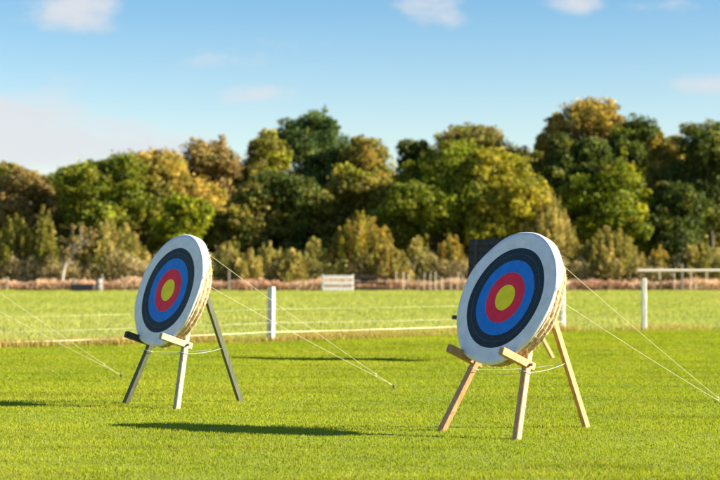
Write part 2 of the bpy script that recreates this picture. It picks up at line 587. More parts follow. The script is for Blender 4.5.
TREES = [
    ('tree', 'dark olive tree top at the extreme left of the wood, behind the orange-brown one', 6, 163, 26, 215, 213, OLV, 4500, 11),
    ('tree', 'orange-brown autumn tree at the left edge of the photo', 10, 170, 32, 240, 201, ORB, 7000, 12),
    ('tree', 'dull brownish tree in the dip right of the orange-brown tree at the left edge', 52, 174, 28, 235, 204, BRN, 5500, 13),
    ('oak_tree', 'broad dark green round-topped oak above the grey-green willow, left part of the wood', 104, 154, 46, 245, 197, GRN, 12000, 14),
    ('tree', 'wide golden orange tree rising above the left target', 170, 150, 46, 240, 203, GLD, 11000, 15),
    ('tree', 'taller orange-tipped tree right of the golden one above the left target', 214, 138, 32, 235, 208, ORB, 7500, 16),
    ('tree', 'bright green lower tree standing in front of the golden orange trees above the left target', 184, 194, 28, 252, 193, BRG, 5500, 17),
    ('tree', 'yellowish green tree just left of the tall blue-green oak', 258, 135, 32, 230, 210, OLV + BRG, 8500, 18),
    ('tree', 'thin pale feathery tree top poking up immediately left of the tall oak', 268, 128, 10, 170, 214, GRY, 1100, 19),
    ('oak_tree', 'tall blue-green oak with a domed crown, highest in the middle of the wood', 320, 110, 42, 215, 217, BLD, 12000, 20),
    ('tree', 'olive gold tree between the tall blue-green oak and the great spreading oak', 376, 136, 34, 235, 211, OLV + GLD[:1], 9000, 21),
    ('tree', 'shaded dark olive tree below the tall blue-green oak', 292, 172, 44, 262, 199, DKG + OLV[:1], 10500, 22),
    ('tree', 'yellow-green tree directly above the golden bush by the gates', 350, 166, 38, 255, 201, OLV + YEL[1:2], 9000, 23),
    ('tree', 'low dark olive tree right of the left target, behind the small pale shrubs', 243, 184, 32, 262, 197, OLV + DKG[:1], 6500, 24),
    ('oak_tree', 'great spreading green oak with a dark left side, left of the right target', 438, 141, 54, 256, 192, GRN + BRG[:1], 15000, 25),
    ('oak_tree', 'yellow-leaved oak directly above the right target', 503, 149, 44, 256, 190, YEL, 12500, 26),
    ('tree', 'brownish olive tree crown showing over the top of the yellow-leaved oak', 482, 123, 42, 190, 221, OLV + BRN[:1], 7500, 27),
    ('tree', 'small dark tree top between the olive gold tree and the great spreading oak', 416, 139, 20, 190, 223, DKG, 2600, 28),
    ('tree', 'tall golden brown tree, the highest crown of the wood, right of centre', 587, 96, 36, 205, 216, GLD + BRN[:1], 9500, 29),
    ('tree', 'slim sparse golden tree leaning on the left side of the highest crown', 552, 112, 15, 180, 218, GLD + OLV[:1], 2600, 30),
    ('tree', 'dark green tree below the highest golden brown crown', 575, 134, 36, 225, 203, DKG, 9500, 31),
    ('tree', 'bright green rounded tree right of the right target, in front of the dark trees', 610, 163, 40, 256, 193, BRG + GRN[:1], 11000, 32),
    ('tree', 'dark green tree with a broad top in the right part of the wood', 654, 116, 44, 220, 211, DKG + GRN[:1], 11000, 33),
    ('tree', 'gold-flushed tree in front of the broad dark green top at right', 667, 134, 20, 212, 204, OLV + GLD[:1], 4200, 34),
    ('tree', 'very dark green tree at the right edge of the photo', 712, 120, 44, 245, 200, DKG, 12000, 35),
    ('tree', 'dark low tree above the pale rail, right part of the wood', 672, 180, 36, 266, 194, DKG, 8000, 36),
    ('tree', 'olive tree between the dark green oak at left and the wide golden orange tree', 146, 178, 28, 250, 199, OLV, 5500, 37),
    ('tree', 'yellowish tree crown between the dark olive tree and the great spreading oak', 392, 178, 26, 255, 198, OLV + YEL[1:2], 5500, 38),
    ('tree', 'olive green tree filling the notch right of the yellow-leaved oak', 545, 152, 28, 230, 206, OLV + GRN[:1], 6000, 39),
]
for i, (nm, lab, px, top, hw, bot, Y, pal, n, sd) in enumerate(TREES):
    sparse = n < 3000
    tree(nm, lab, px, top, hw, bot, Y, pal, int(n * 3.2), sd, size=.18 if not sparse else .2, group=GW, loose=.14 if not sparse else .3)

CONE = [(0, 0, -.5, .95, .5), (.1, 0, -.1, .72, .5), (-.05, 0, .3, .5, .45), (0, 0, .65, .25, .36)]
SHRUBS = [
    ('shrub', 'yellow-green bushy shrub at the left edge in front of the orange-brown tree', 16, 215, 24, 290, 184, OLV + YEL[1:2], 4200, 51, None),
    ('shrub', 'narrow pointed yellow-green shrub like a spire, near the left edge', 43, 207, 13, 290, 183, OLV + YEL[1:2], 2600, 52, CONE),
    ('willow_tree', 'rounded grey-green willow left of the left target', 112, 219, 36, 290, 185, GRY + OLV[:1], 6500, 53, None),
    ('shrub', 'olive shrub showing just to the right of the left target', 228, 242, 22, 288, 184, GRY + OLV[:1], 3000, 54, None),
    ('shrub', 'low tan-green shrub between the olive shrub and the thick white fence post', 249, 250, 20, 288, 182, GRY, 2600, 64, None),
    ('shrub', 'low tan-green shrub midway between the thick white fence post and the white gate', 292, 249, 18, 288, 182, GRY, 2400, 65, None),
    ('shrub', 'low tawny shrub behind the brown gate, against the golden bush', 392, 246, 20, 288, 182, GRY + GLD[:1], 2600, 66, None),
    ('shrub', 'small pale shrub above the thick white post of the tape fence', 270, 242, 17, 288, 183, GRY, 2400, 55, CONE),
    ('shrub', 'small pointed pale shrub immediately left of the golden bush', 314, 238, 16, 288, 183, GRY + YEL[1:2], 2300, 56, CONE),
    ('shrub', 'large golden yellow bush behind the two gates', 363, 213, 34, 286, 184, GLD + YEL[:1] + OLV[:1], 6500, 57, None),
    ('shrub', 'pointed olive shrub next right after the golden bush', 418, 237, 16, 288, 183, GRY + YEL[1:2], 2400, 58, CONE),
    ('shrub', 'golden sapling just left of the black square boss', 450, 234, 15, 288, 183, GLD + YEL[1:2], 2200, 59, CONE),
    ('willow_tree', 'pale grey-green willow rising from behind the right target', 548, 190, 30, 275, 187, GRY, 6500, 60, None),
    ('shrub', 'broad olive bush between the right target and the end of the pale rail', 608, 228, 36, 280, 184, GRY + OLV, 6000, 61, None),
    ('shrub', 'little golden bush above the left end of the pale rail', 660, 246, 13, 282, 183, GLD, 1600, 62, None),
    ('shrub', 'ragged olive bush above the pale rail at the right edge', 699, 241, 24, 282, 183, OLV + GRY[:1], 3600, 63, None),
]


def feathery(name, label, px, top, hw, Y, pal, n, seed, cat):
    """a shrub of many upright stems with leaves along them, ragged and open at the top"""
    rng = np.random.RandomState(seed)
    s = F / Y
    hgt, rx = H + (YH - top) / s, hw / s * 1.15
    root = empty(name, ((px - 360) / s, Y, 0))
    tag(root, label, cat, GS)
    m = int(26 + 20 * rx)
    rr_, aa = rng.rand(m) ** .6, rng.rand(m) * 2 * np.pi
    tip = np.stack([rx * rr_ * np.cos(aa), rx * .75 * rr_ * np.sin(aa), hgt * (1.02 - .55 * rr_ ** 2.2) * (.74 + .26 * rng.rand(m))], 1)
    tip[0] = (0, 0, hgt)
    base = np.stack([tip[:, 0] * .45, tip[:, 1] * .45, np.zeros(m)], 1)
    pick = rng.choice(m, n, p=tip[:, 2] / tip[:, 2].sum())
    t = .06 + .96 * rng.rand(n) ** .75
    cen = base[pick] * (1 - t)[:, None] + tip[pick] * t[:, None]
    bow = np.sin(t * np.pi)[:, None] * (tip[pick] - base[pick]) * np.array([.35, .35, 0])
    P = cen + bow + rng.randn(n, 3) * (.06 + .34 * (1.02 - t) ** .7)[:, None] * np.array([1, 1, .7])
    P[:, 2] = np.maximum(P[:, 2], .1)
    pc = np.array([p[0] for p in pal], float)
    pw = np.array([p[1] for p in pal], float)
    stemc = pc[rng.choice(len(pc), m, p=pw / pw.sum())] * (1 + rng.randn(m, 1) * .12)
    T = np.clip(stemc[pick] * 1.15 * (1 + rng.randn(n, 1) * .25), .004, .8)
    u = (tip - base)[pick]
    u = u / np.linalg.norm(u, axis=1)[:, None] * .8 + rng.randn(n, 3) * .6
    u /= np.linalg.norm(u, axis=1)[:, None]
    v = np.cross(u, rng.randn(n, 3))
    v /= np.linalg.norm(v, axis=1)[:, None]
    ln = (.09 + .10 * rng.rand(n))[:, None]
    V = np.stack([P - u * ln, P - v * ln * .5, P + u * ln, P + v * ln * .5], 1).reshape(-1, 3)
    link('crown', np_mesh('crown', V, [np.arange(n * 4).reshape(-1, 4)], np.repeat(T, 4, 0)), M_leaf, root)
    mb = MB()
    for q in range(0, m, 2):
        a, b = Vector(base[q]), Vector(tip[q])
        mid = a.lerp(b, .5) + Vector(((b - a).x * .35, (b - a).y * .35, 0))
        mb.tube([a - Vector((0, 0, .05)), mid, b], [.05, .032, .008], 5)
    mb.build('stems', M_bark, root, smooth=True)


for nm, lab, px, top, hw, bot, Y, pal, n, sd, lob in SHRUBS:
    feathery(nm, lab, px, top, hw, Y, pal, int(n * 3.2), sd, 'willow' if 'willow' in nm else 'shrub')

# nearly bare birch with a pale curved stem
s = F / 180.4
bx = (62 - 360) / s
birch = empty('birch_tree', (bx, 180.4, 0))
tag(birch, 'thin birch with a pale bent stem and few brown leaves, left of the grey-green willow', 'tree', GS)
rb = np.random.RandomState(5)
mb = MB()
stem = [(0, 0, -.05), (.05, 0, 1.2), (.25, 0, 2.4), (.75, .1, 3.5), (1.35, .1, 4.2), (1.9, .1, 4.5)]
mb.tube(stem, [.17, .15, .13, .1, .07, .03], 8)
tips = []
for k in range(26):
    a = Vector(stem[2 + k % 4])
    tip = a + Vector((rb.randn() * 1.0, rb.randn() * .6, .5 + rb.rand() * 1.8))
    mb.tube([a, a.lerp(tip, .5) + Vector((0, 0, .15)), tip], [.045, .03, .01], 5)
    tips.append(tip)
mb.build('trunk', M_birch, birch, smooth=True)
link('crown', crown_mesh('crown', [(t.x, t.y, t.z, .5, .4, .4) for t in tips], 900, .14, BRN + ORB[:1], rb, 5, .2, .4), M_leaf, birch)

# the depth of the wood behind the separate trees, one mass
rw = np.random.RandomState(77)
sky_x = [-400, -60, 0, 60, 110, 190, 250, 320, 380, 420, 480, 540, 590, 650, 720, 780, 1150]
sky_y = [150, 160, 178, 186, 176, 165, 158, 140, 160, 158, 146, 150, 130, 140, 142, 135, 140]
bl = []
for k in range(64):
    px = -330 + 1400 * (k + rw.rand() * .8) / 64
    Y = 206 + rw.rand() * 26
    inside = -40 < px < 760
    s = F / Y
    ztop = H + (YH - np.interp(px, sky_x, sky_y) - 8 - rw.rand() * 10) / s
    bl.append(((px - 360) / s, Y, ztop * .5, rw.uniform(3.2, 4.8), 3.4, ztop * .52))
for k in range(46):
    px = -330 + 1400 * (k + rw.rand() * .8) / 46
    Y = 194 + rw.rand() * 8
    s = F / Y
    bl.append(((px - 360) / s, Y, 2.4, 3.2, 2.4, rw.uniform(2.6, 3.4)))
for k in range(60):
    px = -330 + 1400 * (k + rw.rand() * .8) / 60
    Y = 236 + rw.rand() * 6
    s = F / Y
    zt_ = H + (YH - np.interp(px, sky_x, sky_y) - 14) / s
    bl.append(((px - 360) / s, Y, zt_ * .48, 4.4, 2.4, zt_ * .54))
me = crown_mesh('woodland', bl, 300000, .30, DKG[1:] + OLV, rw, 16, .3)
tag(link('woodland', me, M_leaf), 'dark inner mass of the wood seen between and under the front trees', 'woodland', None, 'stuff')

rk = np.random.RandomState(78)
# pale scrub of saplings and dead stems filling the wood's edge between the shrubs
n = 150000
sx_ = (rk.rand(n) * 2 - 1) * 62
sy_ = 181.2 + rk.rand(n) * 5
hs_ = 1.0 + 2.4 * vnoise(sx_ * .28 + 40, sy_ * .3, 41) ** 1.3 + 1.5 * vnoise(sx_ * 1.1 + 90, sy_, 42)
pz_ = .2 + hs_ * rk.rand(n) ** .8
cs_ = mixc((.34, .29, .10), (.46, .37, .18), vnoise(sx_ * .4 + 9, sy_ * .5, 43) + rk.randn(n) * .2)
gs_ = vnoise(sx_ * .3 + 30, sy_ * .3, 44) > .55
cs_[gs_] = mixc((.20, .20, .05), (.30, .27, .08), rk.rand(gs_.sum()))
cs_ *= (1 + rk.randn(n, 1) * .22)
P = np.stack([sx_, sy_, pz_], 1)
u = rk.randn(n, 3) * np.array([.5, .5, 1.3])
u /= np.linalg.norm(u, axis=1)[:, None]
v = np.cross(u, rk.randn(n, 3))
v /= np.linalg.norm(v, axis=1)[:, None]
ln = (.10 + .14 * rk.rand(n))[:, None]
V = np.stack([P - u * ln, P - v * ln * .4, P + u * ln, P + v * ln * .4], 1).reshape(-1, 3)
me = np_mesh('scrub', V, [np.arange(n * 4).reshape(-1, 4)], np.repeat(np.clip(cs_, .01, .8), 4, 0))
tag(link('scrub', me, M_leaf), 'pale tan and olive scrub along the edge of the wood, between the shrubs', 'scrub', None, 'stuff')

# reddish bracken band at the foot of the wood
n = 85000
bxx = (rk.rand(n) * 2 - 1) * 62
byy = 178.6 + rk.rand(n) * 3
hn = .3 + .9 * vnoise(bxx * .5 + 50, byy * .5, 31) + .5 * vnoise(bxx * 2 + 50, byy, 32)
pz = .15 + rk.rand(n) * hn * (.75 + .25 * (byy - 179) / 5)
cc = mixc((.52, .32, .20), (.62, .46, .29), vnoise(bxx * .35 + 9, byy, 33) * 1.2 - .1 + rk.randn(n) * .15)
gr = vnoise(bxx * .25 + 70, byy * .3, 34) > .95
cc[gr] = mixc((.24, .2, .06), (.36, .27, .13), rk.rand(gr.sum()))
cc *= (1 + rk.randn(n, 1) * .22) * (.72 + .5 * vnoise(bxx * .9 + 31, byy, 36))[:, None]
P = np.stack([bxx, byy, pz], 1)
u = rk.randn(n, 3) * np.array([.6, .6, 1.2])
u /= np.linalg.norm(u, axis=1)[:, None]
v = np.cross(u, rk.randn(n, 3))
v /= np.linalg.norm(v, axis=1)[:, None]
ln = (.10 + .14 * rk.rand(n))[:, None]
V = np.stack([P - u * ln, P - v * ln * .3, P + u * ln, P + v * ln * .3], 1).reshape(-1, 3)
me = np_mesh('bracken', V, [np.arange(n * 4).reshape(-1, 4)], np.repeat(np.clip(cc, .01, .8), 4, 0))
tag(link('bracken', me, M_leaf), 'reddish brown bracken along the foot of the wood', 'bracken', None, 'stuff')


# ------------------------------------------------------------------ far field things
def gate(name, label, x0, x1, mat, boards, bw, braced):
    d = 177.0
    s = F / d
    X0, X1 = (x0 - 360) / s, (x1 - 360) / s
    r = empty(name, ((X0 + X1) / 2, d, 0))
    tag(r, label, 'gate', 'gates at the far side of the field')
    w = (X1 - X0) / 2
    for sx in (-1, 1):
        MB().beam((sx * w, .06, -.1), (sx * w, .06, 1.66), .22, .16, bev=.02).build('post', mat, r)
    for z in boards:
        MB().beam((-w + .05, -.06, z), (w - .05, -.06, z), .05, bw, bev=.01).build('rail', mat, r)
    if braced:
        MB().beam((-w + .1, -.1, .2), (w - .1, -.1, 1.4), .03, .1, bev=.01).build('brace', mat, r)
    return r


gate('field_gate', 'white painted board gate at the far side of the field, left of the brown gate', 322.5, 353, M_gatewhite, (.24, .80, 1.38), .36, False)
gate('field_gate', 'dark brown railed gate at the far side of the field, right of the white gate', 355.5, 385.5, M_gatebrown, (.22, .82, 1.42), .25, False)

# pale stakes: white planting stakes in a row right of the gates, and a few grey posts
GP = 'pale stakes along the foot of the wood'
first = None
rs_ = random.Random(4)
for px, top, lab in ([(397 + i * 6.6 + rs_.uniform(-1.6, 1.6), rs_.uniform(271, 278), 'white planting stake in the row between the brown gate and the right target') for i in range(12)]
                     + [(656 + i * 17 + rs_.uniform(-5, 5), rs_.uniform(268, 275), 'pale thin stake standing in the bracken behind the pale rail') for i in range(4)]):
    d = 178.6
    s = F / d
    if first is None:
        mb = MB().beam((0, 0, -.1), (0, 0, 2.0), .075, .075, bev=.02)
        first = mb.build('planting_stake', M_rail)
        o = first
    else:
        o = first.copy()
        C.objects.link(o)
    o.location = ((px - 360) / s, d + rs_.uniform(-.3, .3), 0)
    o.scale = (rs_.uniform(.8, 1.3), 1, (H + (YH - top) / s) / 2.0)
    o.rotation_euler = (0, rs_.uniform(-.03, .03), 0)
    tag(o, lab, 'stake', GP)
for px, top, lab in ((7, 277, 'grey wooden post at the left edge of the field, below the yellow-green shrub'),
                     (74, 278, 'grey wooden post behind the black trough'),
                     (102, 274, 'taller grey wooden post just right of the pale grey drum'),
                     (229, 270, 'grey wooden post seen right of the left target at the foot of the wood'),
                     (682, 264, 'grey wooden post in the bracken below the ragged olive bush')):
    d = 178
    s = F / d
    mb = MB().beam((0, 0, -.1), (0, 0, H + (YH - top) / s), .2, .2, bev=.02)
    tag(mb.build('wooden_post', M_oldpost, None, ((px - 360) / s, d, 0)), lab, 'post', 'grey posts along the foot of the wood')

# black trough and grey drum
d = 170.0
s = F / d
mb = MB()
prof = [(-.34, .72), (-.42, .70), (-.36, .12), (-.2, .06), (.2, .06), (.36, .12), (.42, .70), (.34, .72), (.28, .25), (-.28, .25)]
for X in (-1.05, 1.05):
    pass
vs, fs = [], []
for X in (-1.05, -.98, .98, 1.05):
    for yy, zz in prof:
        vs.append((X, yy, zz))
npf = len(prof)
for a in range(3):
    for i in range(npf):
        j = (i + 1) % npf
        fs.append((a * npf + i, a * npf + j, a * npf + npf + j, a * npf + npf + i))
outer = [(-.42, .70), (-.36, .12), (-.2, .06), (.2, .06), (.36, .12), (.42, .70)]
for X in (-1.02, 1.02):
    k = len(vs)
    vs += [(X - .02, *p) for p in outer] + [(X + .02, *p) for p in outer]
    fs += [tuple(range(k, k + 6)), tuple(range(k + 11, k + 5, -1))] + [(k + i, k + (i + 1) % 6, k + 6 + (i + 1) % 6, k + 6 + i) for i in range(6)]
mb.add(vs, fs)
for X in (-.7, .7):
    mb.beam((X, -.3, .05), (X, .3, .05), .1, .1, bev=.01)
tr = mb.build('water_trough', M_black, None, ((82.5 - 360) / s, d, 0))
tag(tr, 'low black trough lying at the far edge of the field, left of the left target', 'trough')
mb = MB()
rr = [(0, .30), (.03, .33), (.38, .33), (.4, .35), (.43, .33), (.8, .33), (.82, .35), (.85, .33), (1.2, .33), (1.23, .3), (1.23, .02)]
vs, fs = [], []
for z, r_ in rr:
    for k in range(18):
        a = 2 * math.pi * k / 18
        vs.append((r_ * math.cos(a), r_ * math.sin(a), z))
for a in range(len(rr) - 1):
    for k in range(18):
        j = (k + 1) % 18
        fs.append((a * 18 + k, a * 18 + j, a * 18 + 18 + j, a * 18 + 18 + k))
mb.add(vs, fs)
tag(mb.build('drum', M_grey_tank, None, ((96 - 360) / s, d + 2, 0), smooth=True), 'pale grey drum standing at the right end of the black trough', 'drum')

# ------------------------------------------------------------------ tape fence
fence = empty('tape_fence', (-1.94, 38.6, 0))
tag(fence, 'low white tape fence with thick white posts across the near edge of the field', 'fence')


def rel(x, y, z):
    return (x + 1.94, y - 38.6, z)


POSTS = [(-9.2, 34.25, 1.2, .14), (-1.94, 38.6, 1.2, .145), (5.25, 45.95, 1.2, .13)]
for px_, py_, hh, ww in POSTS:
    mb = MB().beam(rel(px_, py_, -.1), rel(px_ + .02 * math.sin(px_ * 3), py_ + .02, hh), ww, ww * .92, bev=.02)
    mb.build('post', M_postwhite, fence)
TAPES = [((.60, .72, .76), .0036), ((.31, .42, .42), .004), ((.10, .22, .26), .014)]
for zs, wd in TAPES:
    vs, fs = [], []
    for seg in range(2):
        (xa, ya, _, wa), (xb, yb, _, wb) = POSTS[seg], POSTS[seg + 1]
        for i in range(25 + seg):
            t = i / (24 + seg)
            sag = -.03 * 4 * t * (1 - t) + .003 * math.sin(i * 1.7 + seg)
            z = zs[seg] + (zs[seg + 1] - zs[seg]) * t + sag
            x_, y_ = xa + (xb - xa) * t, ya + (yb - ya) * t - .085
            tw = .35 * math.sin(i * .6 + wd * 90)
            vs += [rel(x_, y_ - math.sin(tw) * wd / 2, z - wd / 2), rel(x_, y_ + math.sin(tw) * wd / 2, z + wd / 2),
                   rel(x_, y_ + .003 + math.sin(tw) * wd / 2, z + wd / 2), rel(x_, y_ + .003 - math.sin(tw) * wd / 2, z - wd / 2)]
    nn = len(vs) // 4
    for i in range(nn - 1):
        for k in range(4):
            j = (k + 1) % 4
            fs.append((i * 4 + k, i * 4 + j, i * 4 + 4 + j, i * 4 + 4 + k))
    MB().add(vs, fs).build('tape', M_tape, fence)

rf = empty('rail_fence', (7.45, 46.5, 0))
tag(rf, 'pale horizontal rail carried on a white post, at the right edge beyond the lawn', 'fence')
for X in (7.45, 10.45, 13.45):
    hh = 1.38 if X < 8 else 1.4
    MB().beam((X - 7.45, (X - 7.45) * .02, -.1), (X - 7.45, (X - 7.45) * .02, hh), .125, .125, bev=.015).build('post', M_postwhite, rf)
    MB().tube([(X - 7.45, (X - 7.45) * .02, hh - .03), (X - 7.45, (X - 7.45) * .02, 1.57)], .012, 8).build('rail_pin', M_steel, rf)
MB().beam((-.18, 0, 1.585), (6.5, .13, 1.60), .075, .075, bev=.012).build('rail', M_rail, rf)

# ------------------------------------------------------------------ archery stands and targets
BT = .135          # straw boss thickness
LEGHALF = .029
FACE = .17         # face plane in front of the leg plane


def basis(O, psi, th):
    lat = Vector((math.cos(psi), -math.sin(psi), 0))
    back = Vector((math.sin(psi), math.cos(psi), 0))
    u = back * math.sin(th) + Vector((0, 0, math.cos(th)))
    n = -back * math.cos(th) + Vector((0, 0, math.sin(th)))
    return lat, back, u, n


def make_stand(label, O, psi, th, W, L, c, mats, group, boss_r=.625, top=1.92, hinge=1.55, peg_out=.17, leg_w=.068, thick=BT, peg_half=None):
    """mats: leg left, leg right, rear leg, peg left, peg right, bar"""
    r = empty('target_stand', (O[0], O[1], 0), -psi)
    tag(r, label, 'stand', group)
    u = Vector((0, math.sin(th), math.cos(th)))
    n = Vector((0, -math.cos(th), math.sin(th)))
    X = Vector((1, 0, 0))
    for k, sx in enumerate((-1, 1)):
        a, b = X * (sx * W / 2) - u * .03, X * (sx * .045) + u * top
        lg = MB().beam(a, b, leg_w, LEGHALF * 2, up=n).build('front_leg', mats[k], r)
        # peg that carries the boss, square to the leg
        half = peg_half or None
        t = c - boss_r
        for _ in range(12):
            xl = (W / 2) * (1 - t / top) + .045 * t / top
            t = c - math.sqrt(max(boss_r ** 2 - xl ** 2, 0)) if not half else c - half
        t -= .04
        xl = (W / 2) * (1 - t / top) + .045 * t / top
        p = X * (sx * (xl + .01)) + u * t
        MB().tube([p - X * (sx * -.02), p + X * (sx * .056), p + X * (sx * .064)], [.013, .013, .008], 8).build('bolt', M_steel, r)
        MB().beam(p - n * .07, p + n * (LEGHALF + thick + peg_out), .06, .072, up=u).build('peg', mats[3 + k], r)
    # cross bar behind the front legs and the hinged rear leg
    xh = (W / 2) * (1 - hinge / top) + .05
    MB().beam(X * -xh + u * hinge - n * .06, X * xh + u * hinge - n * .06, .05, .09, up=n).build('crossbar', mats[5], r)
    h0 = u * (hinge + .05) - n * .125
    foot = Vector((0, L, -.03))
    MB().beam(h0, foot, .062, .05, up=(1, 0, 0)).build('rear_leg', mats[2], r)
    MB().tube([u * (hinge) - n * .04, u * (hinge) - n * .19], .014, 8).build('hinge_bolt', M_steel, r)
    # spreader cord tied round the three legs
    zc = .62
    fl = X * (-(W / 2) * (1 - zc / top) - .0) + u * zc
    fr = X * ((W / 2) * (1 - zc / top) + .0) + u * zc
    tt = (zc - foot.z) / (h0.z - foot.z)
    re = foot.lerp(h0, tt)
    mb = MB()
    for a, b, sg in ((fl, fr, .06), (fr, re, .045), (fl, re, .05)):
        mb.tube([a.lerp(b, i / 10) - Vector((0, 0, sg * 2 * (i / 10) * (1 - i / 10))) for i in range(11)], .002, 6)
    for p in (fl, fr):
        mb.tube([p + X * (.058 * math.cos(q)) + n * (.05 * math.sin(q)) for q in np.linspace(0, 2 * math.pi, 13)], .0032, 6)
    mb.build('spreader_cord', M_cord, r)
    return r, h0, u * (top - .06) - n * .04


def straw_boss_mesh(R, T, seed):
    """coiled straw rope disc: bulging coil ridges on rim and faces, ragged"""
    rg = np.random.RandomState(seed)
    nseg, mb = 160, MB()
    prof = []                       # (radius, z) from front centre round the rim to the back centre
    coils = 9
    for i in range(coils):
        for f in (.15, .5, .85):
            prof.append((R * .95 * (i + f) / coils, (0 if f == .5 else -.007)))
    nl = 3
    for i in range(nl):
        for f in (.08, .3, .5, .7, .92):
            zz = -T * (i + f) / nl
            prof.append((R * (.965 + .035 * math.sin(math.pi * f)) , zz))
    for i in range(coils - 1, -1, -1):
        for f in (.85, .5, .15):
            prof.append((R * .95 * (i + f) / coils, -T + (0 if f == .5 else .007)))
    wob = [vv for vv in rg.rand(5) * 6]
    vs, fs = [], []
    for j, (r_, z_) in enumerate(prof):
        for k in range(nseg):
            a = 2 * math.pi * k / nseg
            q = 1 + .008 * math.sin(3 * a + wob[0]) + .006 * math.sin(7 * a + wob[1]) + rg.randn() * .005
            vs.append((r_ * q * math.cos(a), r_ * q * math.sin(a), z_ + rg.randn() * .0025))
    npf = len(prof)
    for j in range(npf - 1):
        for k in range(nseg):
            m = (k + 1) % nseg
            fs.append((j * nseg + m, j * nseg + k, j * nseg + nseg + k, j * nseg + nseg + m))
    fs.append(tuple(range(nseg)))
    fs.append(tuple(range(npf * nseg - 1, (npf - 1) * nseg - 1, -1)))
    mb.add(vs, fs)
    # loose straws sticking out of the rim
    for _ in range(1500):
        a = rg.rand() * 2 * math.pi
        z_ = -T * (.18 + .8 * rg.rand())
        p = Vector((R * .985 * math.cos(a), R * .985 * math.sin(a), z_))
        t = Vector((-math.sin(a), math.cos(a), 0)) * rg.randn() + Vector((math.cos(a), math.sin(a), 0)) * abs(rg.randn()) * .3 + Vector((0, 0, -abs(rg.randn()) * .35))
        t.normalize()
        l_, w_ = .025 + .045 * rg.rand(), .0022
        sd = t.cross(Vector((rg.randn(), rg.randn(), rg.randn()))).normalized() * w_
        mb.add([p - sd, p + sd, p + t * l_], [(0, 1, 2)])
    return mb


def face_mesh(R, seed, wrap0, wrap1):
    """paper sheet with a slightly uneven cut edge, turned back over the rim between the two angles"""
    rg = np.random.RandomState(seed)
    ph = rg.rand(6) * 6.28
    nseg, rings = 144, 16
    vs, fs = [(0, 0, .017)], []
    edge = []
    for k in range(nseg):
        a = 2 * math.pi * k / nseg
        e = R * (1 + .010 * math.sin(2 * a + ph[0]) + .006 * math.sin(5 * a + ph[1]) + .004 * math.sin(9 * a + ph[2]) + .004 * math.cos(8 * a + ph[3]))
        edge.append(e)
    rows = [(j / rings, 0) for j in range(1, rings + 1)] + [(1, 1), (1, 2), (1, 3)]
    for t, wv in rows:
        for k in range(nseg):
            a = 2 * math.pi * k / nseg
            wr = min(max((math.cos(a - (wrap0 + wrap1) / 2) - math.cos((wrap1 - wrap0) / 2)) / .25, 0), 1)
            r_ = edge[k] * t
            z_ = .017 + .004 * math.sin(4 * r_ * 3 + 2 * a + ph[4]) * t + .003 * math.sin(5 * a + ph[5] + r_ * 9) * t ** 2
            if wv:
                r_ += (.004, .013, .014)[wv - 1] * (1 if wr > 0 else .3)
                z_ -= (.011 + (0, .018, .085 + .012 * math.sin(7 * a + ph[1]))[wv - 1] * wr)
                z_ -= .004 * wv * (wr == 0)
            vs.append((r_ * math.cos(a), r_ * math.sin(a), z_))
    for k in range(nseg):
        fs.append((0, 1 + k, 1 + (k + 1) % nseg))
    for j in range(len(rows) - 1):
        for k in range(nseg):
            m = (k + 1) % nseg
            b = 1 + j * nseg
            fs.append((b + k, b + nseg + k, b + nseg + m, b + m))
    mb = MB()
    mb.add(vs, fs)
    return mb


def make_target(label, O, psi, th, c, seed, group, wrap=(6, 102)):
    lat, back, u, n = basis(O, psi, th)
    Cn = Vector((O[0], O[1], 0)) + u * c + n * (LEGHALF + BT + .003)
    r = empty('archery_target')
    M = Matrix((lat, u, n)).transposed().to_4x4()
    M.translation = Cn
    r.matrix_world = M
    tag(r, label, 'target', group)
    straw_boss_mesh(.622, BT, seed).build('straw_boss', M_straw, r, smooth=True)
    face_mesh(.634, seed + 50, math.radians(wrap[0]), math.radians(wrap[1])).build('target_face', M_face, r, smooth=True)
    return r


GT, GSN = 'archery targets set out in a row on the lawn', 'timber stands of the archery targets'
RT = dict(O=(1.049, 15.818), psi=.942, th=.40, W=1.059, L=1.338, c=1.259)
LT = dict(O=(-2.285, 19.346), psi=.912, th=.314, W=1.087, L=1.195, c=1.278)
TT = dict(O=(-5.98, 22.9), psi=.912, th=.314)

make_target('large round straw target with five-colour ring face on the orange pine stand', RT['O'], RT['psi'], RT['th'], RT['c'], 1, GT)
tl = make_target('round straw target with five-colour ring face on the grey-green stand at left', LT['O'], LT['psi'], LT['th'], LT['c'], 2, GT, (12, 105))
sr, hr, ar = make_stand('orange pine tripod stand holding up the right target', RT['O'], RT['psi'], RT['th'], RT['W'], RT['L'], RT['c'],
                        (M_pine, M_pine, M_pine, M_pine2, M_pine, M_pine), GSN)
sl, hl, al = make_stand('weathered grey-green tripod stand holding up the left target', LT['O'], LT['psi'], LT['th'], LT['W'], LT['L'], LT['c'],
                        (M_green, M_grey, M_green, M_black_shaded, M_grey, M_green), GSN)  # left leg and peg coloured as shaded, right ones as sunlit

# third target of the row, standing outside the left edge, that the left-hand ropes belong to
t3 = copy_tree(tl)
t3.matrix_world = Matrix.Translation((TT['O'][0] - LT['O'][0], TT['O'][1] - LT['O'][1], 0)) @ tl.matrix_basis
tag(t3, 'round straw target farthest left in the row, beyond the left edge of the photo')
s3 = copy_tree(sl)
s3.location = (TT['O'][0], TT['O'][1], 0)
tag(s3, 'tripod stand farthest left in the row, beyond the left edge of the photo')

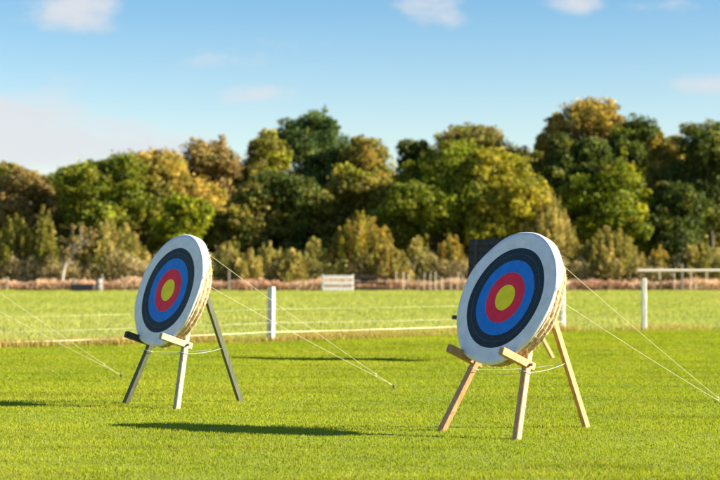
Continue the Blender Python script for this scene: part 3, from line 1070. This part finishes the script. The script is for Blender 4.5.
# square black boss on its own stand behind the right target
BO, BP, BTh = (2.27, 29.9), .90, .06
sb, hb, ab = make_stand('pale timber stand behind the right target, carrying the black square boss', BO, BP, BTh, 1.06, 1.40, 1.40,
                        (M_black_shaded, M_pine, M_pine, M_black_shaded, M_black_shaded, M_pine), GSN, top=2.05, thick=.2, peg_half=.66, peg_out=.42)
lat, back, u, n = basis(BO, BP, BTh)
rb_ = empty('square_boss')
M = Matrix((lat, u, n)).transposed().to_4x4()
M.translation = Vector((BO[0], BO[1], 0)) + u * 1.40 + lat * .13 + n * (LEGHALF + .104)
rb_.matrix_world = M
tag(rb_, 'black square foam boss half hidden behind the right target', 'target', GT)
mb = MB()
for i in range(11):
    z0 = -.65 + i * 1.3 / 11
    mb.beam((-.65, z0 + .059, 0), (.65, z0 + .059, 0), .2, .116, up=(0, 1, 0), bev=.008)
mb.build('foam_block', M_black, rb_)
for X in (-.45, .45):
    mb = MB()
    mb.beam((X, -.655, .106), (X, .655, .106), .05, .006, up=(0, 0, 1), bev=.001)
    mb.beam((X, -.655, -.106), (X, .655, -.106), .05, .006, up=(0, 0, 1), bev=.001)
    mb.build('strap', M_black_shaded, rb_)


# ------------------------------------------------------------------ guy ropes and pegs
def world(stand_O, psi, p):
    return Vector((stand_O[0] + p.x * math.cos(psi) + p.y * math.sin(psi), stand_O[1] - p.x * math.sin(psi) + p.y * math.cos(psi), p.z))


def rope(label, a, b, sag=.02, r=.0022):
    a, b = Vector(a), Vector(b)
    mb = MB()
    base = b.copy()
    pts = [a.lerp(b, i / 20) - base - Vector((0, 0, sag * 4 * (i / 20) * (1 - i / 20))) for i in range(21)]
    mb.tube(pts, r, 8)
    # hitch round the upper end and slider near the peg
    d = (b - a).normalized()
    mb.tube([a - base, a - base + d * .03, a - base + d * .06], [r * 1.9, r * 2.2, r * 1.2], 8)
    q = a.lerp(b, .9) - base
    mb.tube([q - d * .02, q, q + d * .02], [r * 1.4, r * 2, r * 1.4], 8)
    tag(mb.build('guy_rope', M_rope, None, base, smooth=True), label, 'rope', 'pale guy ropes of the targets')


def peg(label, x, y):
    mb = MB().beam((-.03, -.02, .075), (.03, .02, -.08), .022, .022, bev=.004)
    mb.tube([(-.02, -.013, .045), (-.005, -.03, .055), (.0, -.02, .06)], .006, 6)
    tag(mb.build('ground_peg', M_green, None, (x, y, 0)), label, 'peg', 'pegs of the guy ropes')


pl_ = gp(395, 390)
pr_ = gp(737, 417)
p3_ = gp(123, 379)
dz = Vector((-.02, -.014, .05))
for (O, psi, apex, hin), p, who in (((LT['O'], LT['psi'], al, hl), pl_, 'left target down to the right'),
                                   ((RT['O'], RT['psi'], ar, hr), pr_, 'right target towards the right edge'),
                                   ((TT['O'], LT['psi'], al, hl), p3_, 'target outside the left edge')):
    e = Vector((p[0], p[1], 0)) + dz
    rope('pale guy rope from the top of the ' + who, world(O, psi, apex), e)
    rope('lower pale guy rope behind the ' + who, world(O, psi, hin - Vector((0, 0, .10))), e + Vector((0, 0, .012)))
peg('small wooden peg in the lawn between the two targets where two ropes meet', *pl_)
peg('small wooden peg beyond the right edge where the ropes of the right target meet', *pr_)
peg('small wooden peg in the lawn left of the left target where two ropes meet', *p3_)

# ------------------------------------------------------------------ light
EL, AZ = math.radians(25), math.radians(9)       # sun to the right and a little on our side
to_sun = Vector((math.cos(EL) * math.cos(AZ), -math.cos(EL) * math.sin(AZ), math.sin(EL)))
sun = bpy.data.lights.new('sun', 'SUN')
sun.energy = 5.0
sun.angle = math.radians(.5)
sun.color = (1, .90, .74)
so = bpy.data.objects.new('sun', sun)
so.rotation_euler = to_sun.to_track_quat('Z', 'Y').to_euler()
so.location = (30, -10, 30)
C.objects.link(so)

wd = bpy.data.worlds.new('World')
bpy.context.scene.world = wd
wd.use_nodes = True
nt = wd.node_tree
bg = nt.nodes['Background']
sky = N(nt, 'ShaderNodeTexSky')
sky.sky_type = 'NISHITA'
sky.sun_disc = False
sky.sun_elevation = EL
sky.sun_rotation = math.atan2(to_sun.x, to_sun.y)
sky.air_density = 1.0
sky.dust_density = .3
sky.ozone_density = 3.0
SKY = .056
bg.inputs['Strength'].default_value = SKY

tc = N(nt, 'ShaderNodeTexCoord')
noise = N(nt, 'ShaderNodeTexNoise')
noise.inputs['Scale'].default_value = 26
noise.inputs['Detail'].default_value = 7
noise.inputs['Roughness'].default_value = .62
mp = N(nt, 'ShaderNodeMapping')
mp.inputs['Scale'].default_value = (1, 1, 2.2)
nt.links.new(tc.outputs['Generated'], mp.inputs[0])
nt.links.new(mp.outputs[0], noise.inputs[0])
CLOUDS = [(70, 8, 62, 34, 1.1), (432, 4, 48, 26, .95), (580, 2, 40, 18, 1.0), (0, 136, 160, 60, 1.6), (95, 126, 80, 20, 1.0), (260, 95, 60, 14, .8), (705, 84, 66, 18, 1.1), (140, 150, 140, 28, 1.1), (45, 104, 46, 9, .7), (300, 40, 90, 14, .35), (200, 60, 120, 20, .3),
          (-150, 90, 150, 50, 1), (880, 60, 120, 36, 1), (660, 5, 60, 12, .5)]
acc = None
for px, py, wx, wy, am in CLOUDS:
    dirv = Vector(((px - 360) / F, 1, (YH - py) / F))
    L_ = dirv.length
    sub = N(nt, 'ShaderNodeVectorMath', operation='SUBTRACT')
    nt.links.new(tc.outputs['Generated'], sub.inputs[0])
    sub.inputs[1].default_value = dirv / L_
    mul = N(nt, 'ShaderNodeVectorMath', operation='MULTIPLY')
    nt.links.new(sub.outputs[0], mul.inputs[0])
    mul.inputs[1].default_value = (F / wx, F / 400, F / wy)
    ln_ = N(nt, 'ShaderNodeVectorMath', operation='LENGTH')
    nt.links.new(mul.outputs[0], ln_.inputs[0])
    mr = N(nt, 'ShaderNodeMapRange', interpolation_type='SMOOTHSTEP')
    mr.inputs['From Min'].default_value = 0
    mr.inputs['From Max'].default_value = 1.25
    mr.inputs['To Min'].default_value = am
    mr.inputs['To Max'].default_value = 0
    nt.links.new(ln_.outputs['Value'], mr.inputs[0])
    if acc is None:
        acc = mr.outputs[0]
    else:
        ad = N(nt, 'ShaderNodeMath', operation='MAXIMUM')
        nt.links.new(acc, ad.inputs[0])
        nt.links.new(mr.outputs[0], ad.inputs[1])
        acc = ad.outputs[0]
# ragged: cover = smoothstep(noise + falloff)
sm = N(nt, 'ShaderNodeMath', operation='MULTIPLY_ADD')
nt.links.new(noise.outputs[0], sm.inputs[0])
sm.inputs[1].default_value = 2.4
nt.links.new(acc, sm.inputs[2])
mr = N(nt, 'ShaderNodeMapRange', interpolation_type='SMOOTHSTEP')
mr.inputs['From Min'].default_value = 1.35
mr.inputs['From Max'].default_value = 2.45
mr.inputs['To Max'].default_value = .85
nt.links.new(sm.outputs[0], mr.inputs[0])
gate_ = N(nt, 'ShaderNodeMath', operation='MULTIPLY', use_clamp=True)
nt.links.new(mr.outputs[0], gate_.inputs[0])
g2 = N(nt, 'ShaderNodeMath', operation='MULTIPLY', use_clamp=True)
nt.links.new(acc, g2.inputs[0])
g2.inputs[1].default_value = 4
nt.links.new(g2.outputs[0], gate_.inputs[1])
sz_ = N(nt, 'ShaderNodeSeparateXYZ')
nt.links.new(tc.outputs['Generated'], sz_.inputs[0])
hz = ramp(nt, [(0, (1.25, 1.16, 1.06)), (.045, (1.2, 1.12, 1.04)), (.085, (1.1, 1.07, 1.02)), (.155, (.68, .88, .95)), (.35, (.70, .84, 1.1))])
nt.links.new(sz_.outputs[2], hz.inputs[0])
hs = N(nt, 'ShaderNodeMixRGB', blend_type='MULTIPLY')
hs.inputs[0].default_value = 1
nt.links.new(sky.outputs[0], hs.inputs[1])
nt.links.new(hz.outputs[0], hs.inputs[2])
cm = N(nt, 'ShaderNodeMixRGB')
nt.links.new(gate_.outputs[0], cm.inputs[0])
nt.links.new(hs.outputs[0], cm.inputs[1])
cm.inputs[2].default_value = (4.5, 4.55, 4.75, 1)
nt.links.new(cm.outputs[0], bg.inputs[0])

# ------------------------------------------------------------------ camera
cam = bpy.data.cameras.new('camera')
cam.sensor_width = 36
cam.lens = 36 * F / 720
cam.clip_end = 4000
cam.dof.use_dof = True
cam.dof.focus_distance = 16.3
cam.dof.aperture_fstop = 2.4
co = bpy.data.objects.new('camera', cam)
co.location = (0, 0, H)
co.rotation_euler = (math.radians(90) + math.atan((YH - 240) / F), 0, 0)
C.objects.link(co)
sc = bpy.context.scene
sc.camera = co
sc.view_settings.view_transform = 'Standard'
sc.view_settings.look = 'None'
sc.view_settings.gamma = 1
sc.view_settings.exposure = 1.62
